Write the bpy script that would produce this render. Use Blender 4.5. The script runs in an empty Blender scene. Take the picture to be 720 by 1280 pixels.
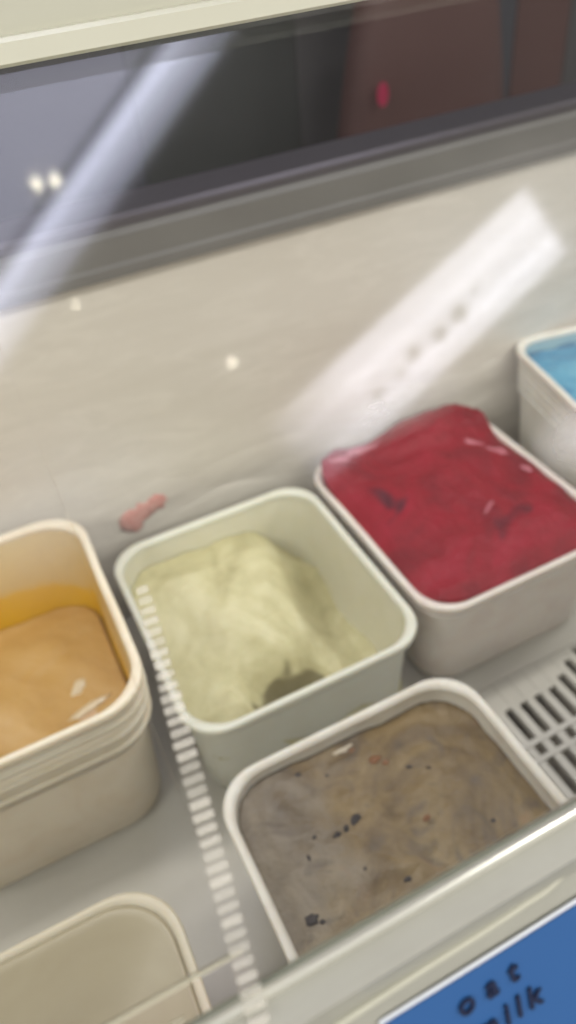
import bpy, bmesh, math, random
from mathutils import Vector, Matrix, noise
random.seed(7)
sc = bpy.context.scene
R = math.radians

# ---------------------------------------------------------------- camera
cam = bpy.data.cameras.new('camera')
co = bpy.data.objects.new('camera', cam); sc.collection.objects.link(co)
m = Matrix(((0.893, 0.351, -0.281), (-0.442, 0.566, -0.696), (-0.085, 0.746, 0.661))).to_quaternion().to_matrix()
co.matrix_world = Matrix.Translation((0, 0, 1.29)) @ m.to_4x4()
cam.sensor_fit = 'VERTICAL'; cam.sensor_height = 24.0; cam.sensor_width = 24.0
cam.lens = 24.0 * 950 / 1280
cam.clip_start = 0.01; cam.clip_end = 60
cam.dof.use_dof = True; cam.dof.focus_distance = 0.30; cam.dof.aperture_fstop = 4.3
sc.camera = co

# ---------------------------------------------------------------- world, exposure
w = bpy.data.worlds.new('World'); sc.world = w; w.use_nodes = True
bg = w.node_tree.nodes['Background']
bg.inputs[0].default_value = (1.0, 0.96, 0.90, 1); bg.inputs[1].default_value = 0.74
sc.view_settings.view_transform = 'Standard'; sc.view_settings.look = 'None'
sc.view_settings.exposure = 0.15; sc.view_settings.gamma = 1.0
try: sc.view_settings.use_curve_mapping = False
except Exception: pass
sc.cycles.max_bounces = 8; sc.cycles.transparent_max_bounces = 12
sc.cycles.use_denoising = True
sc.cycles.sample_clamp_indirect = 4.0

def area(name, loc, target, sx, sy, power, col):
    l = bpy.data.lights.new(name, 'AREA'); l.shape = 'RECTANGLE'; l.size = sx; l.size_y = sy
    l.energy = power; l.color = col
    o = bpy.data.objects.new(name, l); sc.collection.objects.link(o); o.location = loc
    o.rotation_euler = (Vector(target) - Vector(loc)).to_track_quat('-Z', 'Y').to_euler()
    return o
# unseen strip light added under the top frame to brighten the tubs
area('case_fill', (0.15, 0.372, 1.222), (0.15, 0.30, 0.7), 1.7, 0.03, 2.5, (1.0, 0.95, 0.89))
# soft unseen fill lamps added behind and beside the camera
area('fill_light', (0.5, -1.7, 2.40), (0.1, 0.2, 1.0), 1.6, 1.0, 44, (1.0, 0.955, 0.89))
area('fill_light', (-1.45, -.60, 2.50), (0.1, 0.3, .8), 1.0, .6, 25, (1.0, 0.965, 0.90))
area('fill_light', (2.3, -.75, 2.50), (0.2, 0.3, .8), 1.0, .6, 26, (1.0, 0.965, 0.92))

# ---------------------------------------------------------------- helpers
C = sc.collection
def tag(o, label=None, cat=None, group=None, kind=None):
    if label: o['label'] = label
    if cat: o['category'] = cat
    if group: o['group'] = group
    if kind: o['kind'] = kind
    return o
def empty(name, loc=(0, 0, 0), rz=0):
    o = bpy.data.objects.new(name, None); C.objects.link(o); o.location = loc; o.rotation_euler = (0, 0, rz)
    o.empty_display_size = 0.05
    return o
def link(name, me, mat, parent=None, loc=(0, 0, 0), smooth=True):
    o = bpy.data.objects.new(name, me); C.objects.link(o); o.location = loc
    if mat and not me.materials: me.materials.append(mat)
    if parent: o.parent = parent
    if smooth:
        for p in me.polygons: p.use_smooth = True
    return o
def bm_obj(name, bm, mat, parent=None, loc=(0, 0, 0), smooth=False):
    bmesh.ops.recalc_face_normals(bm, faces=bm.faces)
    me = bpy.data.meshes.new(name); bm.to_mesh(me); bm.free()
    return link(name, me, mat, parent, loc, smooth)
def box_bm(x0, x1, y0, y1, z0, z1, bev=0.0, seg=2):
    bm = bmesh.new(); bmesh.ops.create_cube(bm, size=1)
    for v in bm.verts:
        v.co = Vector(((x0 + x1) / 2 + v.co.x * (x1 - x0), (y0 + y1) / 2 + v.co.y * (y1 - y0), (z0 + z1) / 2 + v.co.z * (z1 - z0)))
    if bev: bmesh.ops.bevel(bm, geom=bm.edges[:], offset=bev, segments=seg, affect='EDGES', profile=0.5)
    return bm
def box(name, mat, parent, *a, bev=0.0, seg=2):
    return bm_obj(name, box_bm(*a, bev=bev, seg=seg), mat, parent, smooth=False)
def profile_x(name, mat, parent, pts, x0, x1, smooth=False, nx=1):
    """a closed y-z outline run along x"""
    bm = bmesh.new(); rows = []
    for i in range(nx + 1):
        x = x0 + (x1 - x0) * i / nx
        rows.append([bm.verts.new((x, y, z)) for y, z in pts])
    n = len(pts)
    for i in range(nx):
        for k in range(n): bm.faces.new((rows[i][k], rows[i][(k + 1) % n], rows[i + 1][(k + 1) % n], rows[i + 1][k]))
    bm.faces.new(rows[0]); bm.faces.new(rows[-1][::-1])
    return bm_obj(name, bm, mat, parent, smooth=smooth)
def rring(wd, dp, r, z, n=9):
    r = min(r, wd / 2 - 1e-4, dp / 2 - 1e-4); out = []
    for cx, cy, a0 in ((wd / 2 - r, dp / 2 - r, 0), (-wd / 2 + r, dp / 2 - r, 90), (-wd / 2 + r, -dp / 2 + r, 180), (wd / 2 - r, -dp / 2 + r, 270)):
        for k in range(n):
            a = R(a0 + 90 * k / (n - 1)); out.append((cx + r * math.cos(a), cy + r * math.sin(a), z))
        # a few points along the straight side
        nx_ = {0: (-wd / 2 + r, dp / 2), 90: (-wd / 2, -dp / 2 + r), 180: (wd / 2 - r, -dp / 2), 270: (wd / 2, dp / 2 - r)}[a0]
        lx, ly, _ = out[-1]
        for k in range(1, 6): out.append((lx + (nx_[0] - lx) * k / 6, ly + (nx_[1] - ly) * k / 6, z))
    return out
def loft(name, mat, parent, rings, cap0=False, cap1=False, closed=False, smooth=True, wob=0.0):
    bm = bmesh.new(); V = []
    for rg in rings:
        row = []
        for p in rg:
            v = Vector(p)
            if wob:
                q = noise.noise_vector(Vector((v.x, v.y, 0)) * 14 + Vector((wob * 900, 0, 0))); v += Vector((q.x, q.y, q.z * .7)) * wob
            row.append(bm.verts.new(v))
        V.append(row)
    n = len(rings[0]); L = len(V)
    for i in range(L if closed else L - 1):
        a, b = V[i], V[(i + 1) % L]
        for k in range(n): bm.faces.new((a[k], a[(k + 1) % n], b[(k + 1) % n], b[k]))
    if cap0: bm.faces.new(V[0])
    if cap1: bm.faces.new(V[-1])
    return bm_obj(name, bm, mat, parent, smooth=smooth)

# ---------------------------------------------------------------- materials
class N:
    def __init__(s, name):
        s.m = bpy.data.materials.new(name); s.m.use_nodes = True; s.t = s.m.node_tree
        s.b = s.t.nodes['Principled BSDF']; s.out = s.t.nodes['Material Output']
        s.co = s.t.nodes.new('ShaderNodeTexCoord').outputs['Object']
    def add(s, kind, **kw):
        n = s.t.nodes.new('ShaderNode' + kind)
        for k, v in kw.items():
            if k.startswith('_'): setattr(n, k[1:], v)
            else: n.inputs[k.replace('__', ' ')].default_value = v
        return n
    def ln(s, a, b): s.t.links.new(a, b)
    def noise(s, scale, detail=4, rough=.6, dist=0.0, vec=None):
        n = s.add('TexNoise', Scale=scale, Detail=detail, Roughness=rough, Distortion=dist); s.ln(vec or s.co, n.inputs['Vector'])
        return n.outputs['Fac']
    def stretch(s, sx, sy, sz):
        mp = s.add('Mapping'); mp.inputs['Scale'].default_value = (sx, sy, sz); s.ln(s.co, mp.inputs['Vector']); return mp.outputs[0]
    def ramp(s, fac, stops):
        r = s.add('ValToRGB'); el = r.color_ramp.elements
        while len(el) < len(stops): el.new(0.5)
        for e, (p, c) in zip(el, stops): e.position = p; e.color = (c, c, c, 1) if isinstance(c, (int, float)) else (*c, 1)
        s.ln(fac, r.inputs[0]); return r.outputs[0]
    def mix(s, fac, a, b, mode='MIX'):
        x = s.add('Mix', _data_type='RGBA', _blend_type=mode)
        for sock, v in ((x.inputs[0], fac), (x.inputs[6], a), (x.inputs[7], b)):
            if isinstance(v, tuple): sock.default_value = (*v, 1)
            elif isinstance(v, (int, float)): sock.default_value = v
            else: s.ln(v, sock)
        return x.outputs[2]
    def math(s, op, a, b=0.0, c=0.0):
        x = s.add('Math', _operation=op)
        for i, v in enumerate((a, b, c)):
            if isinstance(v, (int, float)): x.inputs[i].default_value = v
            else: s.ln(v, x.inputs[i])
        return x.outputs[0]
    def bump(s, h, strength=.3, dist=.002):
        b = s.add('Bump', Strength=strength, Distance=dist); s.ln(h, b.inputs['Height']); s.ln(b.outputs[0], s.b.inputs['Normal'])
    def base(s, c):
        if isinstance(c, tuple): s.b.inputs['Base Color'].default_value = (*c, 1)
        else: s.ln(c, s.b.inputs['Base Color'])
    def set(s, **k):
        for a, v in k.items(): s.b.inputs[a.replace('__', ' ')].default_value = v
        return s

def plastic(name, col, dirt, rough=.34, sub=.4, amt=.5):
    n = N(name); f = n.noise(28, 5, .65, .5); g = n.noise(7, 3)
    c = n.mix(n.ramp(f, [(.45, 0.0), (.8, amt)]), n.mix(g, tuple(x * .93 for x in col), col), dirt)
    n.base(c); n.set(Roughness=rough)
    n.b.inputs['Subsurface Weight'].default_value = sub; n.b.inputs['Subsurface Radius'].default_value = (.012, .009, .006)
    n.b.inputs['Subsurface Scale'].default_value = .5
    n.bump(n.noise(60, 3), .12, .001)
    return n.m
M = {}
M['tub_white'] = plastic('white_tub_plastic', (.80, .775, .72), (.55, .47, .38))
M['tub_pink'] = plastic('pinkish_white_tub_plastic', (.80, .745, .70), (.60, .44, .42))
M['tub_green'] = plastic('greenish_white_tub_plastic', (.74, .745, .67), (.62, .61, .50))
M['tub_amber'] = plastic('amber_white_tub_plastic', (.84, .76, .63), (.64, .50, .33))
M['tub_clear'] = plastic('beige_tub_plastic', (.72, .66, .53), (.62, .55, .42))
M['cream_inner'] = plastic('cream_inner_wall', (.70, .68, .57), (.62, .60, .46), amt=.8)

def stained(name, clean, stain, edge, z0, z1, amt=.85):
    """plastic stained from the ice cream level upwards, fading irregularly"""
    n = N(name); sx = n.add('SeparateXYZ'); n.ln(n.co, sx.inputs[0])
    h = n.math('ADD', sx.outputs['Z'], n.math('MULTIPLY', n.math('SUBTRACT', n.noise(22, 4), .5), .035))
    t = n.math('DIVIDE', n.math('SUBTRACT', h, z0), z1 - z0)
    c = n.mix(n.ramp(t, [(0.0, 1.0), (.30, 1.0), (.44, .3), (1.0, 0.0)]), clean, edge)
    c2 = n.mix(n.ramp(n.noise(11, 4, .6, .8), [(.3, amt * .3), (.7, amt)]), c, stain)
    t2 = n.ramp(t, [(.3, 0.0), (.44, 1.0), (1.0, .8)])
    n.base(n.mix(t2, c, c2)); n.set(Roughness=.3); n.bump(n.noise(40, 3), .1, .001)
    n.b.inputs['Subsurface Weight'].default_value = .15; n.b.inputs['Subsurface Radius'].default_value = (.01, .008, .004); n.b.inputs['Subsurface Scale'].default_value = .4
    return n.m
M['inner_amber'] = stained('amber_stained_inner_wall', (.62, .50, .25), (.56, .40, .17), (.66, .39, .0), -.092, -.012)
M['inner_blue'] = stained('blue_stained_inner_wall', (.45, .58, .60), (.16, .38, .48), (.03, .20, .36), -.03, .0)

def ice(name, stops, scale, rough=.5, bump=.5, spots=None, fine=60, sub=.12, veil=None):
    n = N(name); f = n.noise(scale, 6, .62, 1.2)
    c = n.ramp(f, stops)
    if spots:
        for sc_, th, col in spots:
            v = n.noise(sc_, 2, .5, .6); c = n.mix(n.ramp(v, [(th, 0.0), (th + .05, 1.0)]), c, col)
    if veil:
        v = n.noise(veil[0], 5, .7, .4); c = n.mix(n.ramp(v, [(veil[1], 0.0), (veil[1] + .2, veil[2])]), c, veil[3])
    n.base(c); n.set(Roughness=rough)
    h = n.math('ADD', n.noise(fine, 5, .7), n.math('MULTIPLY', n.noise(fine * .35, 4), 1.5)); n.bump(h, bump, .004)
    n.b.inputs['Subsurface Weight'].default_value = sub; n.b.inputs['Subsurface Radius'].default_value = (.008, .004, .003); n.b.inputs['Subsurface Scale'].default_value = .4
    return n.m
M['red'] = ice('crimson_sorbet', [(.3, (.13, .0006, .008)), (.5, (.23, .0008, .012)), (.7, (.30, .002, .022))], 12, .48, .75, spots=((14, .62, (.075, .001, .012)),), sub=.02)
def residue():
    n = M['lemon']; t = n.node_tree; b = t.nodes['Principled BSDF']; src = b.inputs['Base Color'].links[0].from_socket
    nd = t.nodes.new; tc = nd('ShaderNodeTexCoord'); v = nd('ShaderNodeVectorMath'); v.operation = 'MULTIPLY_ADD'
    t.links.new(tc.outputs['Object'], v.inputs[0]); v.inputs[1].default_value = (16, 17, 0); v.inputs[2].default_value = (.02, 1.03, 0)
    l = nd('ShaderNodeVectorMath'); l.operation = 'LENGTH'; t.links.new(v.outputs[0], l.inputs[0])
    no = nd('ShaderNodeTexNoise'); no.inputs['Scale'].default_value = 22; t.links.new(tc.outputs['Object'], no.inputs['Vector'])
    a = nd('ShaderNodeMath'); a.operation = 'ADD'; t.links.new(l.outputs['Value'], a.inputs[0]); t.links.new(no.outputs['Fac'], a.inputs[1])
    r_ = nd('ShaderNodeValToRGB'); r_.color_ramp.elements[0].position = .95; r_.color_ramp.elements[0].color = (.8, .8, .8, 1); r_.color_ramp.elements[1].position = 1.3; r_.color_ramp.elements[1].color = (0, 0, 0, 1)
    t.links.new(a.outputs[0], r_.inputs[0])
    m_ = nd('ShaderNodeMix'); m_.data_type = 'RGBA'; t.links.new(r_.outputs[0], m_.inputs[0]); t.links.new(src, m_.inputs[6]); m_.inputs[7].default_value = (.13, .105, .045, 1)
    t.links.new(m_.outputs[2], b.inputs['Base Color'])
M['lemon'] = ice('pale_yellow_green_ice_cream', [(.3, (.44, .40, .22)), (.5, (.60, .56, .33)), (.7, (.74, .70, .47))], 16, .5, .5)
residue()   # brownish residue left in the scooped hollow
M['brown'] = ice('grey_brown_ice_cream', [(.32, (.11, .075, .038)), (.5, (.20, .145, .085)), (.68, (.27, .215, .15))], 9, .45, .5)
M['orange'] = ice('amber_ice_cream', [(.3, (.42, .24, .07)), (.5, (.53, .33, .11)), (.7, (.62, .42, .19))], 8, .10, .2, fine=26)
M['blue'] = ice('bright_blue_ice_cream', [(.3, (.02, .17, .34)), (.5, (.04, .27, .46)), (.7, (.14, .42, .58))], 18, .45, .5)
M['red'].node_tree.nodes['Principled BSDF'].inputs['Specular IOR Level'].default_value = .3
n = N('dark_cookie'); n.base((.028, .022, .026)); n.set(Roughness=.7); n.bump(n.noise(200), .5, .001); M['cookie'] = n.m
n = N('pale_cream_bit'); n.base((.55, .48, .38)); n.set(Roughness=.4); M['creambit'] = n.m
n = N('rusty_caramel'); n.base(n.ramp(n.noise(80), [(.3, (.16, .06, .02)), (.7, (.3, .13, .05))])); n.set(Roughness=.35); M['caramel'] = n.m

# freezer liner: white with frost, streaks and yellowed areas
n = N('freezer_liner')
st = n.noise(6, 6, .7, .6, vec=n.stretch(.5, 1, 3.5)); fr = n.noise(30, 6, .7, 1.0, vec=n.stretch(.5, 1, 1.8)); lg = n.noise(2.2, 3)
c = n.mix(n.ramp(lg, [(.35, 0.0), (.7, 1.0)]), (.56, .525, .48), (.60, .57, .53))
c = n.mix(n.ramp(st, [(.44, 0.0), (.74, .42)]), c, (.46, .425, .375))
c = n.mix(n.ramp(fr, [(.48, 0.0), (.72, .5)]), c, (.70, .665, .62))
n.base(c); n.set(Roughness=.5); n.bump(fr, .10, .003); M['liner'] = n.m
n = N('cream_painted_frame'); n.base(n.mix(n.ramp(n.noise(14, 5, .7), [(.5, 0.0), (.8, .5)]), (.50, .50, .415), (.42, .41, .33))); n.set(Roughness=.35); n.bump(n.noise(50), .08, .001); M['frame'] = n.m
n = N('front_frame_plastic'); n.base(n.mix(n.ramp(n.noise(30, 6, .7, .5, vec=n.stretch(.3, 1, 1)), [(.45, 0.0), (.8, .7)]), (.37, .37, .325), (.27, .265, .23))); n.set(Roughness=.3); n.bump(n.noise(60), .1, .001); M['front'] = n.m
n = N('shiny_white_bead'); n.base((.95, .95, .86)); n.set(Roughness=.28, Metallic=.65); M['bead'] = n.m
n = N('rubber_gasket'); n.base((.26, .28, .22)); n.set(Roughness=.35); M['gasket'] = n.m
n = N('grey_ledge_trim'); n.base(n.mix(n.ramp(n.noise(9, 5, .7, .3, vec=n.stretch(.4, 1, 1)), [(.4, 0.0), (.75, .6)]), (.13, .125, .12), (.185, .18, .172))); n.set(Roughness=.4); M['ledge'] = n.m
n = N('brushed_steel_rail'); n.base((.12, .11, .125)); n.set(Roughness=.36, Metallic=.6); M['steel'] = n.m
n = N('shelf_plastic'); n.base(n.mix(n.noise(20, 5, .7), (.52, .505, .465), (.62, .60, .56))); n.set(Roughness=.45); n.bump(n.noise(40), .15, .001); M['shelf'] = n.m
n = N('dark_under_shelf'); n.base((.16, .135, .10)); n.set(Roughness=.8); M['under'] = n.m
n = N('blue_card'); n.base(n.mix(n.noise(6, 3), (.018, .09, .28), (.028, .118, .33))); n.set(Roughness=.45); n.bump(n.noise(30), .08, .001); M['bluecard'] = n.m
n = N('white_card_edge'); n.base((.72, .76, .82)); n.set(Roughness=.5); M['cardedge'] = n.m
n = N('black_marker'); n.base((.008, .015, .05)); n.set(Roughness=.4); M['ink'] = n.m
n = N('red_stain'); n.base(n.ramp(n.noise(120), [(.3, (.50, .17, .15)), (.7, (.60, .33, .29))])); n.set(Roughness=.4); n.bump(n.noise(150), .4, .001); M['stain'] = n.m
n = N('clear_ribbed_plastic'); n.base((.80, .77, .68)); n.set(Roughness=.3); oi = n.add('ObjectInfo'); n.ln(n.math('ADD', .20, n.math('MULTIPLY', oi.outputs['Random'], .16)), n.b.inputs['Alpha']); M['rib'] = n.m

def darkmat(name, a, b, rough=.6, sc_=3):
    n = N(name); n.base(n.mix(n.noise(sc_, 4), a, b)); n.set(Roughness=rough); return n.m
M['d_green'] = darkmat('charcoal_green_panel', (.020, .023, .023), (.034, .037, .036))
M['d_blue'] = darkmat('slate_panel', (.030, .031, .042), (.050, .050, .064))
M['d_brown'] = darkmat('dark_red_brown_leather', (.062, .022, .020), (.095, .040, .036))
M['d_grey'] = darkmat('dark_grey_panel', (.045, .042, .046), (.062, .058, .062))
M['wall'] = darkmat('dark_room_wall', (.05, .045, .045), (.07, .065, .065))
M['floor'] = darkmat('grey_floor', (.16, .15, .14), (.22, .21, .19))
M['ceil'] = darkmat('ceiling_paint', (.30, .29, .28), (.36, .35, .34))
def emit(name, col, s):
    m_ = bpy.data.materials.new(name); m_.use_nodes = True; t = m_.node_tree; t.nodes.clear()
    e = t.nodes.new('ShaderNodeEmission'); e.inputs[0].default_value = (*col, 1); e.inputs[1].default_value = s
    o = t.nodes.new('ShaderNodeOutputMaterial'); t.links.new(e.outputs[0], o.inputs[0]); return m_
M['tube'] = emit('lit_tube', (.90, .87, 1.0), 10.5)
M['diff'] = emit('lit_diffuser_blue', (.78, .80, 1.0), 6.8)
M['diffw'] = emit('lit_diffuser_white', (.93, .90, 1.0), 6.0)
def glow(name, col, lines, lo, fade=None):
    m_ = emit(name, col, 1.0); t = m_.node_tree; e = [x for x in t.nodes if x.type == 'EMISSION'][0]
    tc = t.nodes.new('ShaderNodeTexCoord'); sx = t.nodes.new('ShaderNodeSeparateXYZ'); t.links.new(tc.outputs['Object'], sx.inputs[0])
    def mt(op, a, b=0.0, clamp=False):
        x = t.nodes.new('ShaderNodeMath'); x.operation = op; x.use_clamp = clamp
        for i, v in enumerate((a, b)):
            if isinstance(v, (int, float)): x.inputs[i].default_value = v
            else: t.links.new(v, x.inputs[i])
        return x.outputs[0]
    tot = lo
    for y0, wd, s in lines:
        d = mt('DIVIDE', mt('SUBTRACT', sx.outputs['Y'], y0), wd); g = mt('POWER', 2.718, mt('MULTIPLY', mt('MULTIPLY', d, d), -1.0))
        tot = mt('ADD', tot, mt('MULTIPLY', g, s))
    if fade: tot = mt('MULTIPLY', tot, mt('ADD', .12, mt('MULTIPLY', .88, mt('DIVIDE', mt('SUBTRACT', fade[0], sx.outputs['X']), fade[1], True))))
    t.links.new(tot, e.inputs[1]); return m_
M['diff'] = glow('lit_diffuser_blue', (.78, .80, 1.0), [(.026, .011, 5.0), (.012, .038, 4.5)], 2.2)
M['diffw'] = glow('lit_diffuser_white', (.88, .87, 1.0), [(.045, .014, 3.0), (-.030, .014, 2.0)], 5.8, (.43, .22))
M['panel_glow'] = emit('bluish_glow', (.80, .80, 1.0), 3.6)
M['spot'] = emit('downlight_lens', (1.0, .92, .75), 32)
M['led'] = emit('red_led', (1.0, .08, .2), .22)
M['white'] = darkmat('white_enamel', (.7, .7, .7), (.76, .76, .76), .4)

# glass: clear sheet, mirror part by Schlick, condensation film, pale patches painting in haze and reflection
def glass_mat(name, patches):
    m_ = bpy.data.materials.new(name); m_.use_nodes = True; t = m_.node_tree; t.nodes.clear()
    nd = lambda k: t.nodes.new('ShaderNode' + k)
    def mt(op, a, b=0.0, clamp=False):
        x = nd('Math'); x.operation = op; x.use_clamp = clamp
        for i, v in enumerate((a, b)):
            if isinstance(v, (int, float)): x.inputs[i].default_value = v
            else: t.links.new(v, x.inputs[i])
        return x.outputs[0]
    g = nd('NewGeometry'); dt = nd('VectorMath'); dt.operation = 'DOT_PRODUCT'
    t.links.new(g.outputs['Normal'], dt.inputs[0]); t.links.new(g.outputs['Incoming'], dt.inputs[1])
    cosv = mt('ABSOLUTE', dt.outputs['Value'])
    F = mt('ADD', .043, mt('MULTIPLY', .957, mt('POWER', mt('SUBTRACT', 1.0, cosv), 5.0)))
    tr = nd('BsdfTransparent'); tr.inputs[0].default_value = (.975, .985, .97, 1)
    gl = nd('BsdfGlossy'); gl.inputs['Roughness'].default_value = .06
    mx = nd('MixShader'); t.links.new(F, mx.inputs[0]); t.links.new(tr.outputs[0], mx.inputs[1]); t.links.new(gl.outputs[0], mx.inputs[2])
    tc = nd('TexCoord'); no = nd('TexNoise'); no.inputs['Scale'].default_value = 14; no.inputs['Detail'].default_value = 6; no.inputs['Roughness'].default_value = .7
    mp = nd('Mapping'); mp.inputs['Rotation'].default_value = (0, 0, R(-35)); mp.inputs['Scale'].default_value = (.45, 1.3, 1)
    t.links.new(tc.outputs['Object'], mp.inputs[0]); t.links.new(mp.outputs[0], no.inputs['Vector'])
    film = mt('MULTIPLY', no.outputs['Fac'], .018)
    for (px, py, pz, rx, ry, s) in patches:
        v = nd('VectorMath'); v.operation = 'SUBTRACT'; t.links.new(tc.outputs['Object'], v.inputs[0]); v.inputs[1].default_value = (px, py, pz)
        v2 = nd('VectorMath'); v2.operation = 'MULTIPLY'; t.links.new(v.outputs[0], v2.inputs[0]); v2.inputs[1].default_value = (1 / rx, 1 / ry, 0)
        ln_ = nd('VectorMath'); ln_.operation = 'LENGTH'; t.links.new(v2.outputs[0], ln_.inputs[0])
        k = mt('SUBTRACT', 1.0, ln_.outputs['Value'], True)
        k = mt('MULTIPLY', k, mt('MULTIPLY', mt('SUBTRACT', no.outputs['Fac'], .2, True), 2.0 * s))
        film = mt('ADD', film, k)
    df = nd('BsdfDiffuse'); df.inputs[0].default_value = (.85, .83, .84, 1)
    tl = nd('BsdfTranslucent'); tl.inputs[0].default_value = (.85, .83, .84, 1)
    ad = nd('MixShader'); t.links.new(df.outputs[0], ad.inputs[1]); t.links.new(tl.outputs[0], ad.inputs[2])
    m2 = nd('MixShader'); t.links.new(film, m2.inputs[0]); t.links.new(mx.outputs[0], m2.inputs[1]); t.links.new(ad.outputs[0], m2.inputs[2])
    o = nd('OutputMaterial'); t.links.new(m2.outputs[0], o.inputs[0])
    return m_

# ---------------------------------------------------------------- room
tag(box('room_floor', M['floor'], None, -6, 6, -5, 5, -.1, 0), kind='structure')
tag(box('ceiling', M['ceil'], None, -6, 6, -5, 5, 2.56, 2.7), kind='structure')
tag(box('room_wall', M['wall'], None, -6, 6, 3.0, 3.15, 0, 2.56), kind='structure')

# staff counter behind the case, in the dark
cn = empty('back_counter', (0, 1.5, 0)); tag(cn, 'dark staff counter with flat charcoal doors, in the gloom behind the case', 'counter')
box('counter_top', M['d_blue'], cn, -1.4, 3.6, .012, .62, 1.205, 1.245, bev=.004)
xs = [-1.4, -.95, -.5, -.05, .4, .74, 1.10, 1.27, 1.42, 1.9, 2.4, 3.0, 3.6]
mats = ['d_blue', 'd_blue', 'd_blue', 'd_blue', 'd_green', 'd_grey', 'd_blue', 'd_brown', 'd_grey', 'd_grey', 'd_blue', 'd_grey']
for i, k in enumerate(mats):
    box('door', M[k], cn, xs[i] + .0008, xs[i + 1] - .0008, .02, .045, .12, 1.2, bev=.003)
box('carcass', M['wall'], cn, -1.4, 3.6, .05, .6, .0, 1.2)
# padded chair before it
ch = empty('padded_chair', (.93, 1.36, 0)); tag(ch, 'dark red-brown padded chair back standing before the back counter', 'chair')
def cushion(name, wd, hh, th, mat, parent, loc, top=.82):
    bm = bmesh.new(); n_ = 14
    V = []
    for s in (-1, 1):
        g_ = []
        for i in range(n_ + 1):
            row = []
            for j in range(n_ + 1):
                u, v = i / n_ * 2 - 1, j / n_ * 2 - 1
                uu = u * math.sqrt(1 - v * v / 2 * .5); vv = v * math.sqrt(1 - u * u / 2 * .5)
                k = max(0.0, 1 - max(abs(u), abs(v)) ** 4)
                ww = 1 - (1 - top) * (v + 1) / 2
                row.append(bm.verts.new((uu * wd / 2 * ww, s * th / 2 * k ** .5, vv * hh / 2)))
            g_.append(row)
        V.append(g_)
        for i in range(n_):
            for j in range(n_): bm.faces.new((g_[i][j], g_[i + 1][j], g_[i + 1][j + 1], g_[i][j + 1]))
    bmesh.ops.remove_doubles(bm, verts=bm.verts, dist=.0005)
    return bm_obj(name, bm, mat, parent, loc, smooth=True)
cushion('backrest', .46, .62, .09, M['d_brown'], ch, (0, 0, .84), top=.7)
cushion('seat', .46, .44, .09, M['d_brown'], ch, (0, -.2, .47)).rotation_euler = (R(90), 0, 0)
for sx in (-1, 1):
    for sy in (-.38, -.02): box('leg', M['steel'], ch, sx * .19 - .012, sx * .19 + .012, sy - .012, sy + .012, 0, .44, bev=.003)
bm = bmesh.new(); bmesh.ops.create_uvsphere(bm, u_segments=20, v_segments=12, radius=.014)
for v in bm.verts: v.co = Vector((v.co.x * .8, v.co.y * .4, v.co.z * 1.45))
tag(bm_obj('indicator_light', bm, M['led'], None, (.795, 1.292, .935), True), 'small red glowing indicator light in front of the dark chair back', 'indicator light')
for i, (x, z) in enumerate(((.935, 1.03), (1.0, 1.035), (1.035, 1.03))):
    pass

# ---------------------------------------------------------------- the display freezer
fz = empty('display_freezer', (0, 0, 0)); tag(fz, 'cream ice cream display freezer with sloping glass, holding plastic tubs', 'freezer')
X0, X1 = -.95, 1.15
box('back_wall', M['liner'], fz, X0, X1, .565, .60, .60, 1.0545)
box('front_wall', M['liner'], fz, X0, X1, .030, .052, .60, 1.035)
box('side_wall', M['liner'], fz, X0 - .03, X0 - .0005, .03, .60, .60, 1.054); box('side_wall', M['liner'], fz, X1 + .0005, X1 + .03, .03, .60, .60, 1.054)
box('cabinet', M['frame'], fz, X0 - .03, X1 + .03, .0, .63, .06, .599, bev=.004)
box('tank_floor', M['under'], fz, X0, X1, .0525, .5645, .60, .655)
# frost ridges running along the back wall
def ridge(name, z, h, dpt, x0, x1, seed):
    bm = bmesh.new(); nx, na = 160, 8; rows = []
    for i in range(nx + 1):
        x = x0 + (x1 - x0) * i / nx; a_ = noise.noise(Vector((x * 9, seed, 0))); b_ = noise.noise(Vector((x * 26, seed + 4, 0)))
        hh = h * (1 + .6 * a_ + .3 * b_); dd = max(.0008, dpt * (1 + .9 * a_ + .5 * b_)); zz = z + .006 * noise.noise(Vector((x * 5, seed + 9, 0)))
        rows.append([bm.verts.new((x, .566 - dd * math.sin(math.pi * k / na), zz + hh * math.cos(math.pi * k / na))) for k in range(na + 1)])
    for i in range(nx):
        for k in range(na): bm.faces.new((rows[i][k], rows[i][k + 1], rows[i + 1][k + 1], rows[i + 1][k]))
    return bm_obj(name, bm, M['liner'], fz, smooth=True)
ridge('frost_ridge', .868, .026, .0012, X0, X1, 1); ridge('frost_ridge', .905, .020, .0010, X0, X1, 5)
ridge('frost_ridge', .836, .018, .0018, X0, X1, 11); ridge('frost_ridge', .79, .02, .002, X0, X1, 17)
# rear ledge
profile_x('rear_ledge', M['ledge'], fz, [(.5535, 1.055), (.5535, 1.0625), (.556, 1.065), (.556, 1.084), (.560, 1.088), (.615, 1.088), (.615, 1.055)], X0, X1)
profile_x('rear_rail', M['steel'], fz, [(.560, 1.0885), (.560, 1.094), (.563, 1.097), (.60, 1.099), (.60, 1.0885)], X0, X1)
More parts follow.
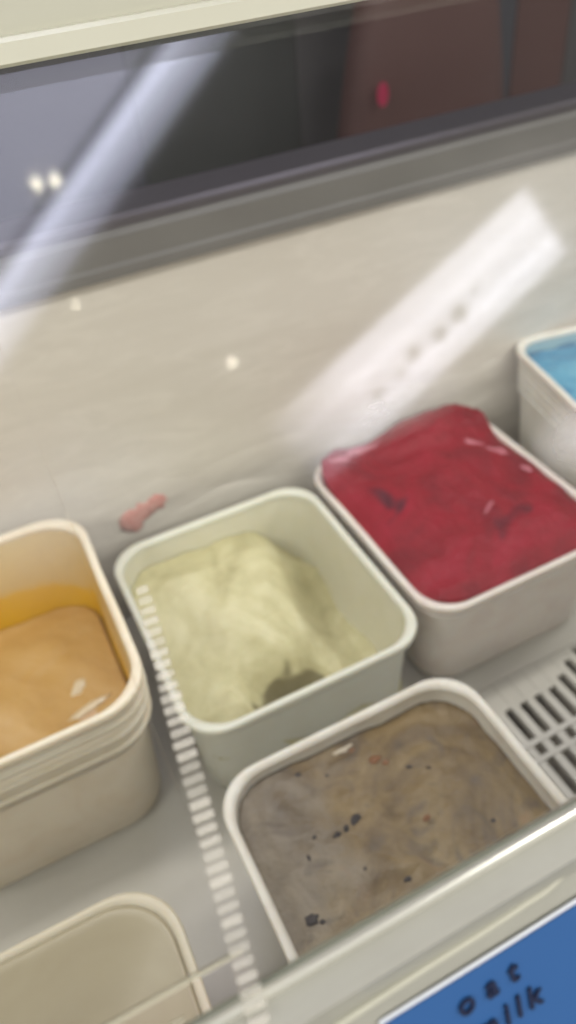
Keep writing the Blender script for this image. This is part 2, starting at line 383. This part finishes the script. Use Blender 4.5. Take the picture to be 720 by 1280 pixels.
# shelf: solid to the left and at the back, slotted on the right
sz0, sz1 = .694, .70
sh = bpy.data.objects.new('shelf', None); C.objects.link(sh); sh.parent = fz
GX0, P, GN = .2605, .016, 34
box('plate', M['shelf'], sh, X0 + .002, GX0 - .004, .054, .563, sz0, sz1)
box('plate', M['shelf'], sh, GX0 - .0035, X1 - .002, .3105, .563, sz0, sz1)
ends = {2: .2825, 3: .2825, 4: .2825, 5: .2825, 6: .289, 7: .299, 8: .307, 9: .3095}
for i in range(GN):
    xa = GX0 + i * P - .0035; xb = xa + .0072
    box('bar', M['shelf'], sh, xa, xb, .249, .310, sz0, sz1)
    box('bar', M['shelf'], sh, xa, xb, .2335, .2435, sz0, sz1); box('bar', M['shelf'], sh, xa, xb, .193, .2285, sz0, sz1)
    e = ends.get(i, .2825 if i < 2 else .3095 if i > 9 else .2825)
    if e < .309: box('bar', M['shelf'], sh, xb + .0001, xa + P - .0001, e, .310, sz0, sz1 - .0004)
for a, b in ((.2438, .2488), (.2288, .2333), (.185, .1928)): box('rail', M['shelf'], sh, GX0 - .0035, GX0 + GN * P, a, b, sz0, sz1 + .0008)
box('plate', M['shelf'], sh, GX0 - .0035, X1 - .002, .054, .1848, sz0, sz1)

# front frame: sloping face under the glass edge
def face(d, off=0.0):   # point d metres down the face from its top edge, off metres out of it
    return (.0620 - .5 * d - .866 * off, 1.0900 - .866 * d + .5 * off)
prof = [face(0), face(.006, .0006), face(.0125, .0012), face(.0145, .0), face(.08), face(.1), (.0, .95), (.0, .60), (.0295, .60), (.0295, 1.036), (.0535, 1.036), (.0535, 1.086)]
profile_x('front_frame', M['front'], fz, prof, X0 - .03, X1 + .03)
# raised rounded moulding on the face
def tube(name, pts, r, mat, parent, n_=10):
    cu = bpy.data.curves.new(name, 'CURVE'); cu.dimensions = '3D'; s = cu.splines.new('BEZIER'); s.bezier_points.add(len(pts) - 1)
    for b, p in zip(s.bezier_points, pts): b.co = p; b.handle_left_type = b.handle_right_type = 'AUTO'
    cu.bevel_depth = r; cu.bevel_resolution = 4; cu.resolution_u = 8
    o = bpy.data.objects.new(name, cu); C.objects.link(o)
    dg = bpy.context.evaluated_depsgraph_get(); me = bpy.data.meshes.new_from_object(o.evaluated_get(dg)); bpy.data.objects.remove(o)
    return link(name, me, mat, parent)
fx = lambda x, d, off=0.0: (x,) + face(d, off)
tube('moulding', [fx(.018, .0185), fx(.040, .0178), fx(.075, .0170), fx(.086, .0160), fx(.090, .0135), fx(.0915, .0105)], .0011, M['frame'], fz)
# bead, gasket
bead = [(.0618 + .0015 * math.cos(a), 1.0910 + .0015 * math.sin(a)) for a in [2 * math.pi * k / 14 for k in range(14)]]
profile_x('edge_bead', M['bead'], fz, bead, -.0165, X1 + .03, smooth=True)
bead2 = [(.0622 + .0011 * math.cos(a), 1.0908 + .0011 * math.sin(a)) for a in [2 * math.pi * k / 14 for k in range(14)]]
profile_x('edge_bead', M['frame'], fz, bead2, X0 - .03, -.017, smooth=True)
G0 = Vector((0, .0640, 1.0871)); G1 = Vector((0, .3365, 1.2334)); U = (G1 - G0).normalized(); NN = Vector((0, -U.z, U.y))
def gp(x, s, off=0.0):
    p = G0 + U * s + NN * off; return Vector((x, p.y, p.z))
def slab(name, mat, parent, x0, x1, s0, s1, o0, o1, bev=0.0):
    bm = bmesh.new(); bmesh.ops.create_cube(bm, size=1)
    for v in bm.verts:
        v.co = gp(x0 if v.co.x < 0 else x1, s0 if v.co.y < 0 else s1, o0 if v.co.z < 0 else o1)
    if bev: bmesh.ops.bevel(bm, geom=bm.edges[:], offset=bev, segments=2, affect='EDGES')
    return bm_obj(name, bm, mat, parent)
slab('gasket', M['gasket'], fz, -.0165, X1, -.0004, .0020, .0002, .0038)
LEN = (G1 - G0).length
gm = glass_mat('case_glass', [(.106, .177, 1.15, .040, .010, .45), (.166, .146, 1.135, .020, .012, .75), (.22, .20, 1.165, .10, .06, .25), (.0, .185, 1.16, .05, .03, .2)])  # second patch paints the pale reflection over the crimson tub
slab('glass_pane', gm, fz, .0045, X1, .0025, LEN, .0, .004)
slab('glass_pane', gm, fz, X0, .0043, .0105, LEN, .0, .004)
n = N('green_glass_edge'); n.base((.62, .60, .46)); n.set(Roughness=.25); n.b.inputs['Alpha'].default_value = .55; M['gedge'] = n.m
slab('pane_edge', M['gedge'], fz, X0, .0043, .0095, .0103, .0, .004)
slab('pane_edge', M['gedge'], fz, X0, -.013, .0030, .0036, .0, .002)
# ribbed clear joint strip between the two panes
js = bpy.data.objects.new('joint_strip', None); C.objects.link(js); js.parent = fz
ribm = bpy.data.meshes.new('rib')
bm = box_bm(-.0027, .0027, -.0012, .0012, -.0007, .0009, bev=.0006, seg=2); bmesh.ops.recalc_face_normals(bm, faces=bm.faces); bm.to_mesh(ribm); bm.free()
ribm.materials.append(M['rib'])
for p in ribm.polygons: p.use_smooth = True
tilt = math.atan2(U.z, U.y)
k = 0; s = -.004
while s < .104:
    o = bpy.data.objects.new('rib', ribm); o.scale = (1 - .35 * max(0, (s - .07) / .034) + random.uniform(-.06, .06), 1 - random.uniform(0, .14), 1); C.objects.link(o); o.parent = js
    o.location = gp(.0005 + .0165 * (s + .004) / .11 * .85 + .0015, s, .0058); o.rotation_euler = (tilt, 0, R(-4)); s += .0030
# top frame
box('top_frame', M['frame'], fz, X0 - .03, X1 + .03, .3405, .42, 1.2395, 1.2605, bev=.003)
n = N('pale_lip'); n.base(n.mix(n.noise(20, 4), (.62, .62, .52), (.57, .57, .475))); n.set(Roughness=.3); M['lip'] = n.m
profile_x('top_lip', M['lip'], fz, [(.3345, 1.2368), (.3345, 1.2435), (.3365, 1.2448), (.3404, 1.2448), (.3404, 1.2355), (.336, 1.2355)], X0 - .03, X1 + .03)
for sx in (X0 - .028, X1 + .002):
    pr = [(.062, 1.088), (.34, 1.2394), (.42, 1.2394), (.60, 1.107), (.60, 1.055), (.062, 1.055)]
    profile_x('end_panel', M['frame'], fz, pr, sx, sx + .026)
# stain on the back wall
def blob(name, mat, parent, loc, pts):
    bm = bmesh.new()
    for (x, z, rx, rz) in pts:
        r_ = bmesh.ops.create_icosphere(bm, subdivisions=3, radius=1)
        for v in r_['verts']:
            q = noise.noise(v.co * 2.2 + Vector((x * 90, z * 70, 0))) * .45 + 1
            v.co = Vector((x + v.co.x * rx * q, v.co.y * .0016, z + v.co.z * rz * q))
    return bm_obj(name, bm, mat, parent, loc, smooth=True)
blob('berry_stain', M['stain'], fz, (.078, .5642, .8250), [(-.011, -.007, .011, .013), (.003, .000, .012, .010), (.017, .005, .010, .009)])

# ---------------------------------------------------------------- tubs
def tub(name, label, cx, cy, wd, dp, zr, rz=0, mat='tub_white', inner=None, ribs=1, rad=.036, z0=.7008, lip=.0045, wob=.0009, collar=0.0, rp=.0052):
    t = empty(name, (cx, cy, zr), rz); tag(t, label, 'ice cream tub', 'square plastic ice cream tubs in the freezer')
    h = zr - z0; w2, d2 = wd - 2 * lip, dp - 2 * lip
    tp = lambda z: 1 - .075 * (-z / .12)       # taper downwards
    rg = lambda z, ex=0.0, rr=0.0: rring(w2 * tp(z) + ex, d2 * tp(z) + ex, rad - lip + rr, z)
    loft('body', M[mat], t, [rg(-.0045), rg(-.03), rg(-h * .6), rg(-h + .008), rg(-h + .002, -.006), rg(-h, -.016)], cap1=True, wob=wob)
    im = M[inner] if inner else M[mat]
    loft('inner_wall', im, t, [rg(-.0030, -.0035), rg(-.03, -.004), rg(-.06, -.004), rg(-h * .75, -.0045, -.001), rg(-h + .012, -.010, -.002), rg(-h + .005, -.022, -.004)], cap1=True, wob=wob)
    a = lip * 2
    loft('rim', M[mat], t, [rg(-.0075, -.0002), rg(-.0085, a - .001), rg(-.0060, a), rg(-.0022, a), rg(-.0006, a - .0016), rg(.0, a - .0035), rg(-.0004, a - .0085), rg(-.0020, a - .0125), rg(-.006, a - .0136)], closed=True, wob=wob)
    for k in range(ribs):
        z = -.016 - k * (.0105 if not collar else .0145)
        loft('ridge', M[mat], t, [rg(z + .0022, -.0006), rg(z + .0012, rp - .0006), rg(z - .0014, rp), rg(z - .0028, -.0006)], closed=True, wob=wob)
    if collar:
        loft('collar', M[mat], t, [rg(-.0095, -.0004), rg(-.0105, .0062), rg(-collar, .0050), rg(-collar - .001, -.0004)], closed=True, wob=wob)
    return t
def content(name, label, cat, cx, cy, wd, dp, z, rz, mat, fn, rad=.03, na=None, nr=46, skirt=.03):
    bm = bmesh.new(); ring = [Vector(p) for p in rring(wd, dp, rad, 0, 12)]
    # finer outline
    out = []
    for i, p in enumerate(ring):
        q = ring[(i + 1) % len(ring)]; out += [p, (p + q) / 2]
    n_ = len(out); rows = []
    for j in range(nr + 1):
        f = 1 - j / nr * .985; row = []
        for p in out:
            x, y = p.x * f, p.y * f; row.append(bm.verts.new((x, y, fn(x / (wd / 2), y / (dp / 2), x, y))))
        rows.append(row)
    cv = bm.verts.new((0, 0, fn(0, 0, 0, 0)))
    sk = [bm.verts.new((p.x * .97, p.y * .97, fn(p.x / (wd / 2), p.y / (dp / 2), p.x, p.y) - skirt)) for p in out]
    for k in range(n_):
        k2 = (k + 1) % n_
        bm.faces.new((sk[k], sk[k2], rows[0][k2], rows[0][k]))
        for j in range(nr): bm.faces.new((rows[j][k], rows[j][k2], rows[j + 1][k2], rows[j + 1][k]))
        bm.faces.new((rows[-1][k], rows[-1][k2], cv))
    bm.faces.new(sk[::-1])
    o = bm_obj(name, bm, mat, None, (cx, cy, z), True); o.rotation_euler = (0, 0, rz)
    return tag(o, label, cat, 'ice cream filling the tubs')
def fbm(x, y, s, seed, oct_=4):
    v = 0; a = 1
    for i in range(oct_):
        v += a * noise.noise(Vector((x * s, y * s, seed + i * 3.1))); a *= .5; s *= 2.1
    return v
G = lambda x, y, cx, cy, r: math.exp(-((x - cx) ** 2 + (y - cy) ** 2) / (r * r))
sm = lambda a, b, t: (lambda k: k * k * (3 - 2 * k))(max(0, min(1, (t - a) / (b - a))))

# crimson tub
tub('ice_cream_tub', 'pinkish white tub heaped to the brim with crimson sorbet', .342, .432, .200, .230, .82, mat='tub_pink', ribs=1)
def f_red(u, v, x, y):
    e = max(abs(u), abs(v)); base = .002 + .006 * (1 - e ** 3)
    back = .013 * sm(.45, .95, v) * (1 - .75 * G(u, v, -.28, 1.0, .28)) + .005 * G(u, v, .2, .95, .35)
    edge = -.004 * sm(.86, 1, e) * (1 - sm(.5, .9, v))
    return base + back + edge + .0034 * fbm(x, y, 24, 3) - .0022 * max(0, math.sin(46 * (x + .6 * y) + 5 * noise.noise(Vector((x * 14, y * 14, 2))))) ** 3 + .0022 * fbm(x, y, 90, 7) * (.4 + sm(.3, .9, v))
content('crimson_sorbet', 'crimson berry sorbet heaped unevenly above its rim', 'ice cream', .342, .432, .187, .217, .82, 0, M['red'], f_red)
# frost and melted smears on the heap
fr_ = bpy.data.objects['crimson_sorbet']
n = N('pink_frost'); n.base(n.mix(n.noise(120, 4), (.36, .05, .09), (.52, .20, .24))); n.set(Roughness=.5); n.bump(n.noise(260, 4), .6, .001); M['pinkfrost'] = n.m
def flake(par, fn, wd, dp, x, y, rx, ry, rz_, mat, seed, h=.0016):
    bm = bmesh.new(); bmesh.ops.create_icosphere(bm, subdivisions=3, radius=1)
    for w_ in bm.verts:
        q = 1 + .6 * noise.noise(w_.co * 1.9 + Vector((seed, 0, 0))); w_.co = Vector((w_.co.x * rx * q, w_.co.y * ry * q, w_.co.z * h))
        a = R(rz_); gx, gy = x + w_.co.x * math.cos(a) - w_.co.y * math.sin(a), y + w_.co.x * math.sin(a) + w_.co.y * math.cos(a)
        w_.co.z += fn(gx / wd * 2, gy / dp * 2, gx, gy); w_.co.x, w_.co.y = gx, gy
    return bm_obj('frost_patch', bm, mat, par, smooth=True)
for i, (x, y, rx, ry, a) in enumerate([(-.040, .096, .020, .005, 4), (-.070, .092, .010, .004, -10), (.072, .030, .012, .004, -60), (.078, -.005, .007, .003, -70), (.060, .052, .010, .0035, -40), (.012, -.035, .009, .002, 30)]):
    flake(fr_, f_red, .187, .217, x, y, rx, ry, a, M['pinkfrost'], i * 5.1, .0011)
# lemon tub
tub('ice_cream_tub', 'greenish white tub only half full of pale yellow ice cream', .133, .420, .202, .224, .82, mat='tub_green', inner='cream_inner', ribs=0)
def f_lem(u, v, x, y):
    h = -.056 + .028 * sm(-.2, .75, v) * sm(1.1, .3, u) + .012 * G(u, v, -.75, -.3, .5)
    h += .010 * G(u, v, -.1, .1, .5) + .006 * G(u, v, .3, .4, .4)
    h -= .055 * G(u, v, .02, -.62, .36) + .030 * sm(.35, .85, u) + .012 * G(u, v, .85, .1, .4)
    h += .012 * G(u, v, -.55, -.7, .25) + .012 * G(u, v, .1, -.25, .25)
    return h + .0045 * fbm(x, y, 22, 31, 3) + .0018 * fbm(x, y, 75, 37, 2)
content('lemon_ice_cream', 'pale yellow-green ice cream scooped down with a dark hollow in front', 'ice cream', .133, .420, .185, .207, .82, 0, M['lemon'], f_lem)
# brown tub
tub('ice_cream_tub', 'white tub behind the front frame, full of grey-brown ice cream', .131, .168, .200, .216, .82, mat='tub_white', ribs=0)
def f_br(u, v, x, y):
    e = max(abs(u), abs(v))
    h = -.013 - .003 * sm(.8, 1, e) + .004 * sm(.2, .9, v) * sm(.4, -.6, u)
    return h + .0028 * fbm(x, y, 22, 51) + .0016 * fbm(x, y, 70, 57) - .004 * G(u, v, .75, .78, .22)
br = content('cookie_ice_cream', 'grey-brown ice cream with dark crumbs, levelled just under its rim', 'ice cream', .131, .168, .186, .202, .82, 0, None, f_br)
n = N('cookie_cream_mix')
f = n.noise(10, 6, .62, 1.4); c = n.ramp(f, [(.36, (.11, .066, .022)), (.5, (.20, .133, .054)), (.62, (.28, .205, .10))])
# greyer cream on the left and back
sx = n.add('SeparateXYZ'); n.ln(n.co, sx.inputs[0])
lf = n.math('ADD', n.math('MULTIPLY', sx.outputs['X'], -9.0), n.math('MULTIPLY', sx.outputs['Y'], 5.0))
lf = n.math('ADD', lf, n.math('MULTIPLY', n.math('SUBTRACT', n.noise(16, 5), .5), 2.2))
c = n.mix(n.ramp(lf, [(.35, 0.0), (.85, .7)]), c, n.ramp(n.noise(30, 5, .6, 1.0), [(.3, (.13, .108, .092)), (.7, (.29, .255, .21))]))
c = n.mix(n.ramp(n.noise(20, 4, .6, 2.5), [(.54, 0.0), (.68, .7)]), c, (.085, .062, .045))
c = n.mix(n.ramp(n.noise(19, 3, .5, 1.0), [(.64, 0.0), (.72, .5)]), c, (.30, .15, .07))
n.base(c); n.set(Roughness=.42); n.bump(n.math('ADD', n.noise(70, 5, .7), n.math('MULTIPLY', n.noise(22, 4), 1.6)), .5, .004)
n.b.inputs['Subsurface Weight'].default_value = .08; n.b.inputs['Subsurface Radius'].default_value = (.006, .004, .003); n.b.inputs['Subsurface Scale'].default_value = .3
br.data.materials.clear(); br.data.materials.append(n.m)
# crumbs lying in the brown ice cream, parts of it
def crumb(x, y, rx, ry, rz_, mat, seed):
    u, v = (x) / .093, (y) / .101
    bm = bmesh.new(); r_ = bmesh.ops.create_icosphere(bm, subdivisions=2, radius=1)
    for w_ in bm.verts:
        q = 1 + .55 * noise.noise(w_.co * 1.7 + Vector((seed, 0, 0))); w_.co = Vector((w_.co.x * rx * q, w_.co.y * ry * q, w_.co.z * .0022 * q))
    o = bm_obj('cookie_crumb', bm, M[mat], br, (x, y, f_br(u, v, x, y) - .0009), True); o.rotation_euler = (0, 0, R(rz_))
W = lambda X, Y: (X - .131, Y - .168)
for i, (X, Y, rx, ry, a, mt_) in enumerate([
    (.109, .213, .0055, .0030, 20, 'cookie'), (.1005, .2105, .0030, .0020, 60, 'cookie'), (.093, .209, .0035, .0022, 10, 'cookie'),
    (.055, .172, .0042, .0040, 0, 'cookie'), (.060, .168, .0022, .0018, 0, 'cookie'), (.089, .258, .0035, .0022, 40, 'cookie'), (.107, .249, .0018, .0014, 0, 'cookie'),
    (.160, .228, .0038, .0013, -30, 'cookie'), (.171, .221, .0020, .0010, -30, 'cookie'), (.141, .243, .0055, .0028, 10, 'caramel'), (.118, .165, .0028, .0020, 0, 'cookie'),
    (.147, .238, .0030, .0020, 10, 'caramel'), (.186, .170, .0022, .0016, 0, 'cookie'), (.079, .215, .0022, .0016, 30, 'cookie'), (.070, .205, .0026, .0016, 70, 'cookie'),
    (.150, .192, .0030, .0024, 0, 'caramel'), (.132, .258, .0030, .0016, 0, 'caramel'), (.098, .182, .0016, .0012, 0, 'cookie'), (.126, .261, .0080, .0024, 0, 'creambit')]):
    x, y = W(X, Y); crumb(x, y, rx, ry, a, mt_, i * 3.3)
# amber tub
tub('ice_cream_tub', 'tall amber-tinted tub with a thick ridged collar and orange filling', -.084, .436, .212, .224, .87, mat='tub_amber', inner='inner_amber', ribs=3, rad=.042, collar=.056, wob=.0012, rp=.0105)
def f_or(u, v, x, y):
    return -.094 - .007 * G(u, v, .62, -.50, .16) + .004 * G(u, v, .82, -.80, .2) + .004 * G(u, v, .3, -.5, .2) + .0022 * fbm(x, y, 18, 71) + .0008 * fbm(x, y, 60, 77)
content('amber_ice_cream', 'wet shiny amber-orange ice cream low in its tall tub', 'ice cream', -.084, .436, .1835, .1955, .87, 0, M['orange'], f_or, rad=.0345)
n = N('pale_wet_highlight'); n.base((.72, .62, .44)); n.set(Roughness=.12); M['wet_glint'] = n.m  # pale crescents painting the wet highlights on the amber surface
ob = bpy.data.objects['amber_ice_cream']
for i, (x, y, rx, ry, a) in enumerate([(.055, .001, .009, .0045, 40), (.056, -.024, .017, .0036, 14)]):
    flake(ob, f_or, .1835, .1955, x, y, rx, ry, a, M['wet_glint'], 40 + i * 3, .0012).name = 'highlight_streak'
# blue tub
tub('ice_cream_tub', 'tall white tub with stacked ridges and a blue-stained inside', .592, .452, .212, .206, .865, rz=R(-11), mat='tub_white', inner='inner_blue', ribs=4, rad=.034)
def f_bl(u, v, x, y):
    return -.020 + .010 * sm(.3, -.6, v) + .003 * fbm(x, y, 26, 91) + .0015 * fbm(x, y, 80, 97)
content('blue_ice_cream', 'bright blue ice cream filling its ridged white tub', 'ice cream', .592, .452, .196, .190, .865, R(-11), M['blue'], f_bl)
# covered tub at the front left
t = tub('ice_cream_tub', 'small beige tub in the front corner closed with a frosted lid', -.116, .136, .202, .204, .82, mat='tub_clear', ribs=0, rad=.040, lip=.003)
n = N('frosted_lid'); n.base(n.mix(n.ramp(n.noise(9, 5, .6, .8), [(.35, 0.0), (.7, 1.0)]), (.40, .345, .235), (.47, .415, .29))); n.set(Roughness=.3); n.bump(n.noise(25), .15, .002)
loft('lid', n.m, t, [rring(.1885, .1905, .0345, -.0052), rring(.1885, .1905, .0345, -.0012), rring(.184, .186, .034, -.0006), rring(.176, .178, .032, -.0026), rring(.02, .02, .005, -.0066)], cap0=True, cap1=True, wob=.0008)
bm = box_bm(-.018, .018, -.010, .010, 0, .0003)
st_ = bm_obj('lid_sticker', bm, M['stain'], t, (.036, -.006, -.0058)); st_.rotation_euler = (0, 0, R(12))

# ---------------------------------------------------------------- blue paper label on the front frame
lb = empty('paper_label', (.0286, *face(.0238, -.0002))); tag(lb, 'blue card reading oat milk taped to the front frame of the freezer', 'label')
ang = math.atan2(.866, .5)
lb.rotation_euler = (ang, 0, 0)    # local y runs up the face, local z out of it
def card(name, mat, x0, x1, y0, y1, z0, z1):
    bm = bmesh.new(); nx, ny = 14, 10; Vt, Vb = [], []
    cz = lambda x, y: .0002 * math.sin(x * 40) + .0002 * math.sin(y * 60 + x * 20)
    for i in range(nx + 1):
        a, b = [], []
        for j in range(ny + 1):
            x = x0 + (x1 - x0) * i / nx; y = y0 + (y1 - y0) * j / ny
            a.append(bm.verts.new((x, y, z1 + cz(x, y)))); b.append(bm.verts.new((x, y, z0 + cz(x, y))))
        Vt.append(a); Vb.append(b)
    for i in range(nx):
        for j in range(ny):
            bm.faces.new((Vt[i][j], Vt[i + 1][j], Vt[i + 1][j + 1], Vt[i][j + 1])); bm.faces.new((Vb[i][j], Vb[i][j + 1], Vb[i + 1][j + 1], Vb[i + 1][j]))
    for i in range(nx):
        bm.faces.new((Vt[i][0], Vb[i][0], Vb[i + 1][0], Vt[i + 1][0])); bm.faces.new((Vt[i][ny], Vt[i + 1][ny], Vb[i + 1][ny], Vb[i][ny]))
    for j in range(ny):
        bm.faces.new((Vt[0][j], Vt[0][j + 1], Vb[0][j + 1], Vb[0][j])); bm.faces.new((Vt[nx][j], Vb[nx][j], Vb[nx][j + 1], Vt[nx][j + 1]))
    return bm_obj(name, bm, mat, lb)
card('card', M['bluecard'], .0008, .1, -.07, -.0008, .0014, .0018)
card('backing_sheet', M['cardedge'], .0, .1008, -.071, .0004, .0008, .0012)
def text(s, x, y, size, sp=1.35, rot=0):
    cu = bpy.data.curves.new('lettering', 'FONT'); cu.body = s; cu.size = size; cu.extrude = .00025; cu.offset = size * .018; cu.space_character = sp; cu.shear = .12
    o = bpy.data.objects.new('lettering', cu); C.objects.link(o)
    dg = bpy.context.evaluated_depsgraph_get(); me = bpy.data.meshes.new_from_object(o.evaluated_get(dg)); bpy.data.objects.remove(o)
    o = link('lettering', me, M['ink'], lb, (x, y, .0026), smooth=False); o.rotation_euler = (0, 0, R(rot))
text('oat', .0200, -.0112, .0092, 1.75, 2)
text('milk', .0225, -.0218, .0092, 1.40, 1)

# ---------------------------------------------------------------- ceiling lights seen in the glass
def fixture(name, label, p0, p1, wd, dm, tubes):
    p0, p1 = Vector(p0), Vector(p1); mid = (p0 + p1) / 2; L_ = (p1 - p0).length
    f = empty(name, (mid.x, mid.y, 2.5), math.atan2(p1.y - p0.y, p1.x - p0.x)); tag(f, label, 'ceiling light', 'long ceiling lights above the case')
    box('housing', M['white'], f, -L_ / 2 - .01, L_ / 2 + .01, -wd / 2 - .008, wd / 2 + .008, .006, .058, bev=.004)
    box('diffuser', dm, f, -L_ / 2, L_ / 2, -wd / 2, wd / 2, .0, .0055, bev=.001)
    for ty, tr_ in tubes:
        box('tube', M['tube'], f, -L_ / 2 + .02, L_ / 2 - .02, ty - tr_, ty + tr_, -.012, -.0005, bev=.005)
    return f
fixture('ceiling_light', 'long bluish tube light mirrored in the upper left of the glass', (-.16, .318), (.75, 1.003), .098, M['diff'], [])
fb = fixture('ceiling_light', 'short wide white light mirrored in the glass behind the crimson tub', (1.318, .351), (.53, .030), .185, M['diffw'], [])
for i, (a, b, r_) in enumerate(((.12, .03, .010), (.06, .012, .014), (-.02, .022, .016), (-.09, .018, .020), (.19, .025, .013), (-.16, .0, .008))):
    bm = bmesh.new(); bmesh.ops.create_icosphere(bm, subdivisions=2, radius=r_)
    for v in bm.verts: v.co.z *= .3; v.co.x *= 1.3 + .5 * noise.noise(v.co * 200)
    bm_obj('dead_fly', bm, M['cookie'], fb, (a, b, -.004), True)
for i, (x, y, r_, lab) in enumerate(((.199, .690, .009, 'small round downlight left of its close twin over the case'), (.234, .688, .009, 'small round downlight right of its close twin, beside the bluish tube light'),
                                (.190, .459, .004, 'tiny round downlight just behind the long bluish tube light'), (.453, .261, .006, 'lone round downlight between the two long ceiling lights'))):
    d = empty('downlight', (x, y, 2.488)); tag(d, lab, 'downlight', 'small round downlights in the ceiling')
    bm = bmesh.new(); bmesh.ops.create_uvsphere(bm, u_segments=20, v_segments=10, radius=r_)
    for v in bm.verts: v.co.z = v.co.z * .4
    bm_obj('lens', bm, M['spot'], d, (0, 0, -.004), True)
    bm = bmesh.new(); bmesh.ops.create_cone(bm, cap_ends=True, segments=24, radius1=r_ * 1.3, radius2=r_ * 1.3, depth=.055)
    bm_obj('bezel', bm, M['white'], d, (0, 0, .031), True)
# pale glowing panel added next to the tube light for a bluish reflection
dp_ = empty('added_glow_panel', (.164, .926, 2.5), R(37.1)); tag(dp_, 'wide pale blue panel added beside the long tube light for a bluish reflection', 'added light panel')
box('diffuser', M['panel_glow'], dp_, -.50, .60, -.225, .27, .0, .01); box('housing', M['white'], dp_, -.51, .61, -.235, .28, .0105, .059)
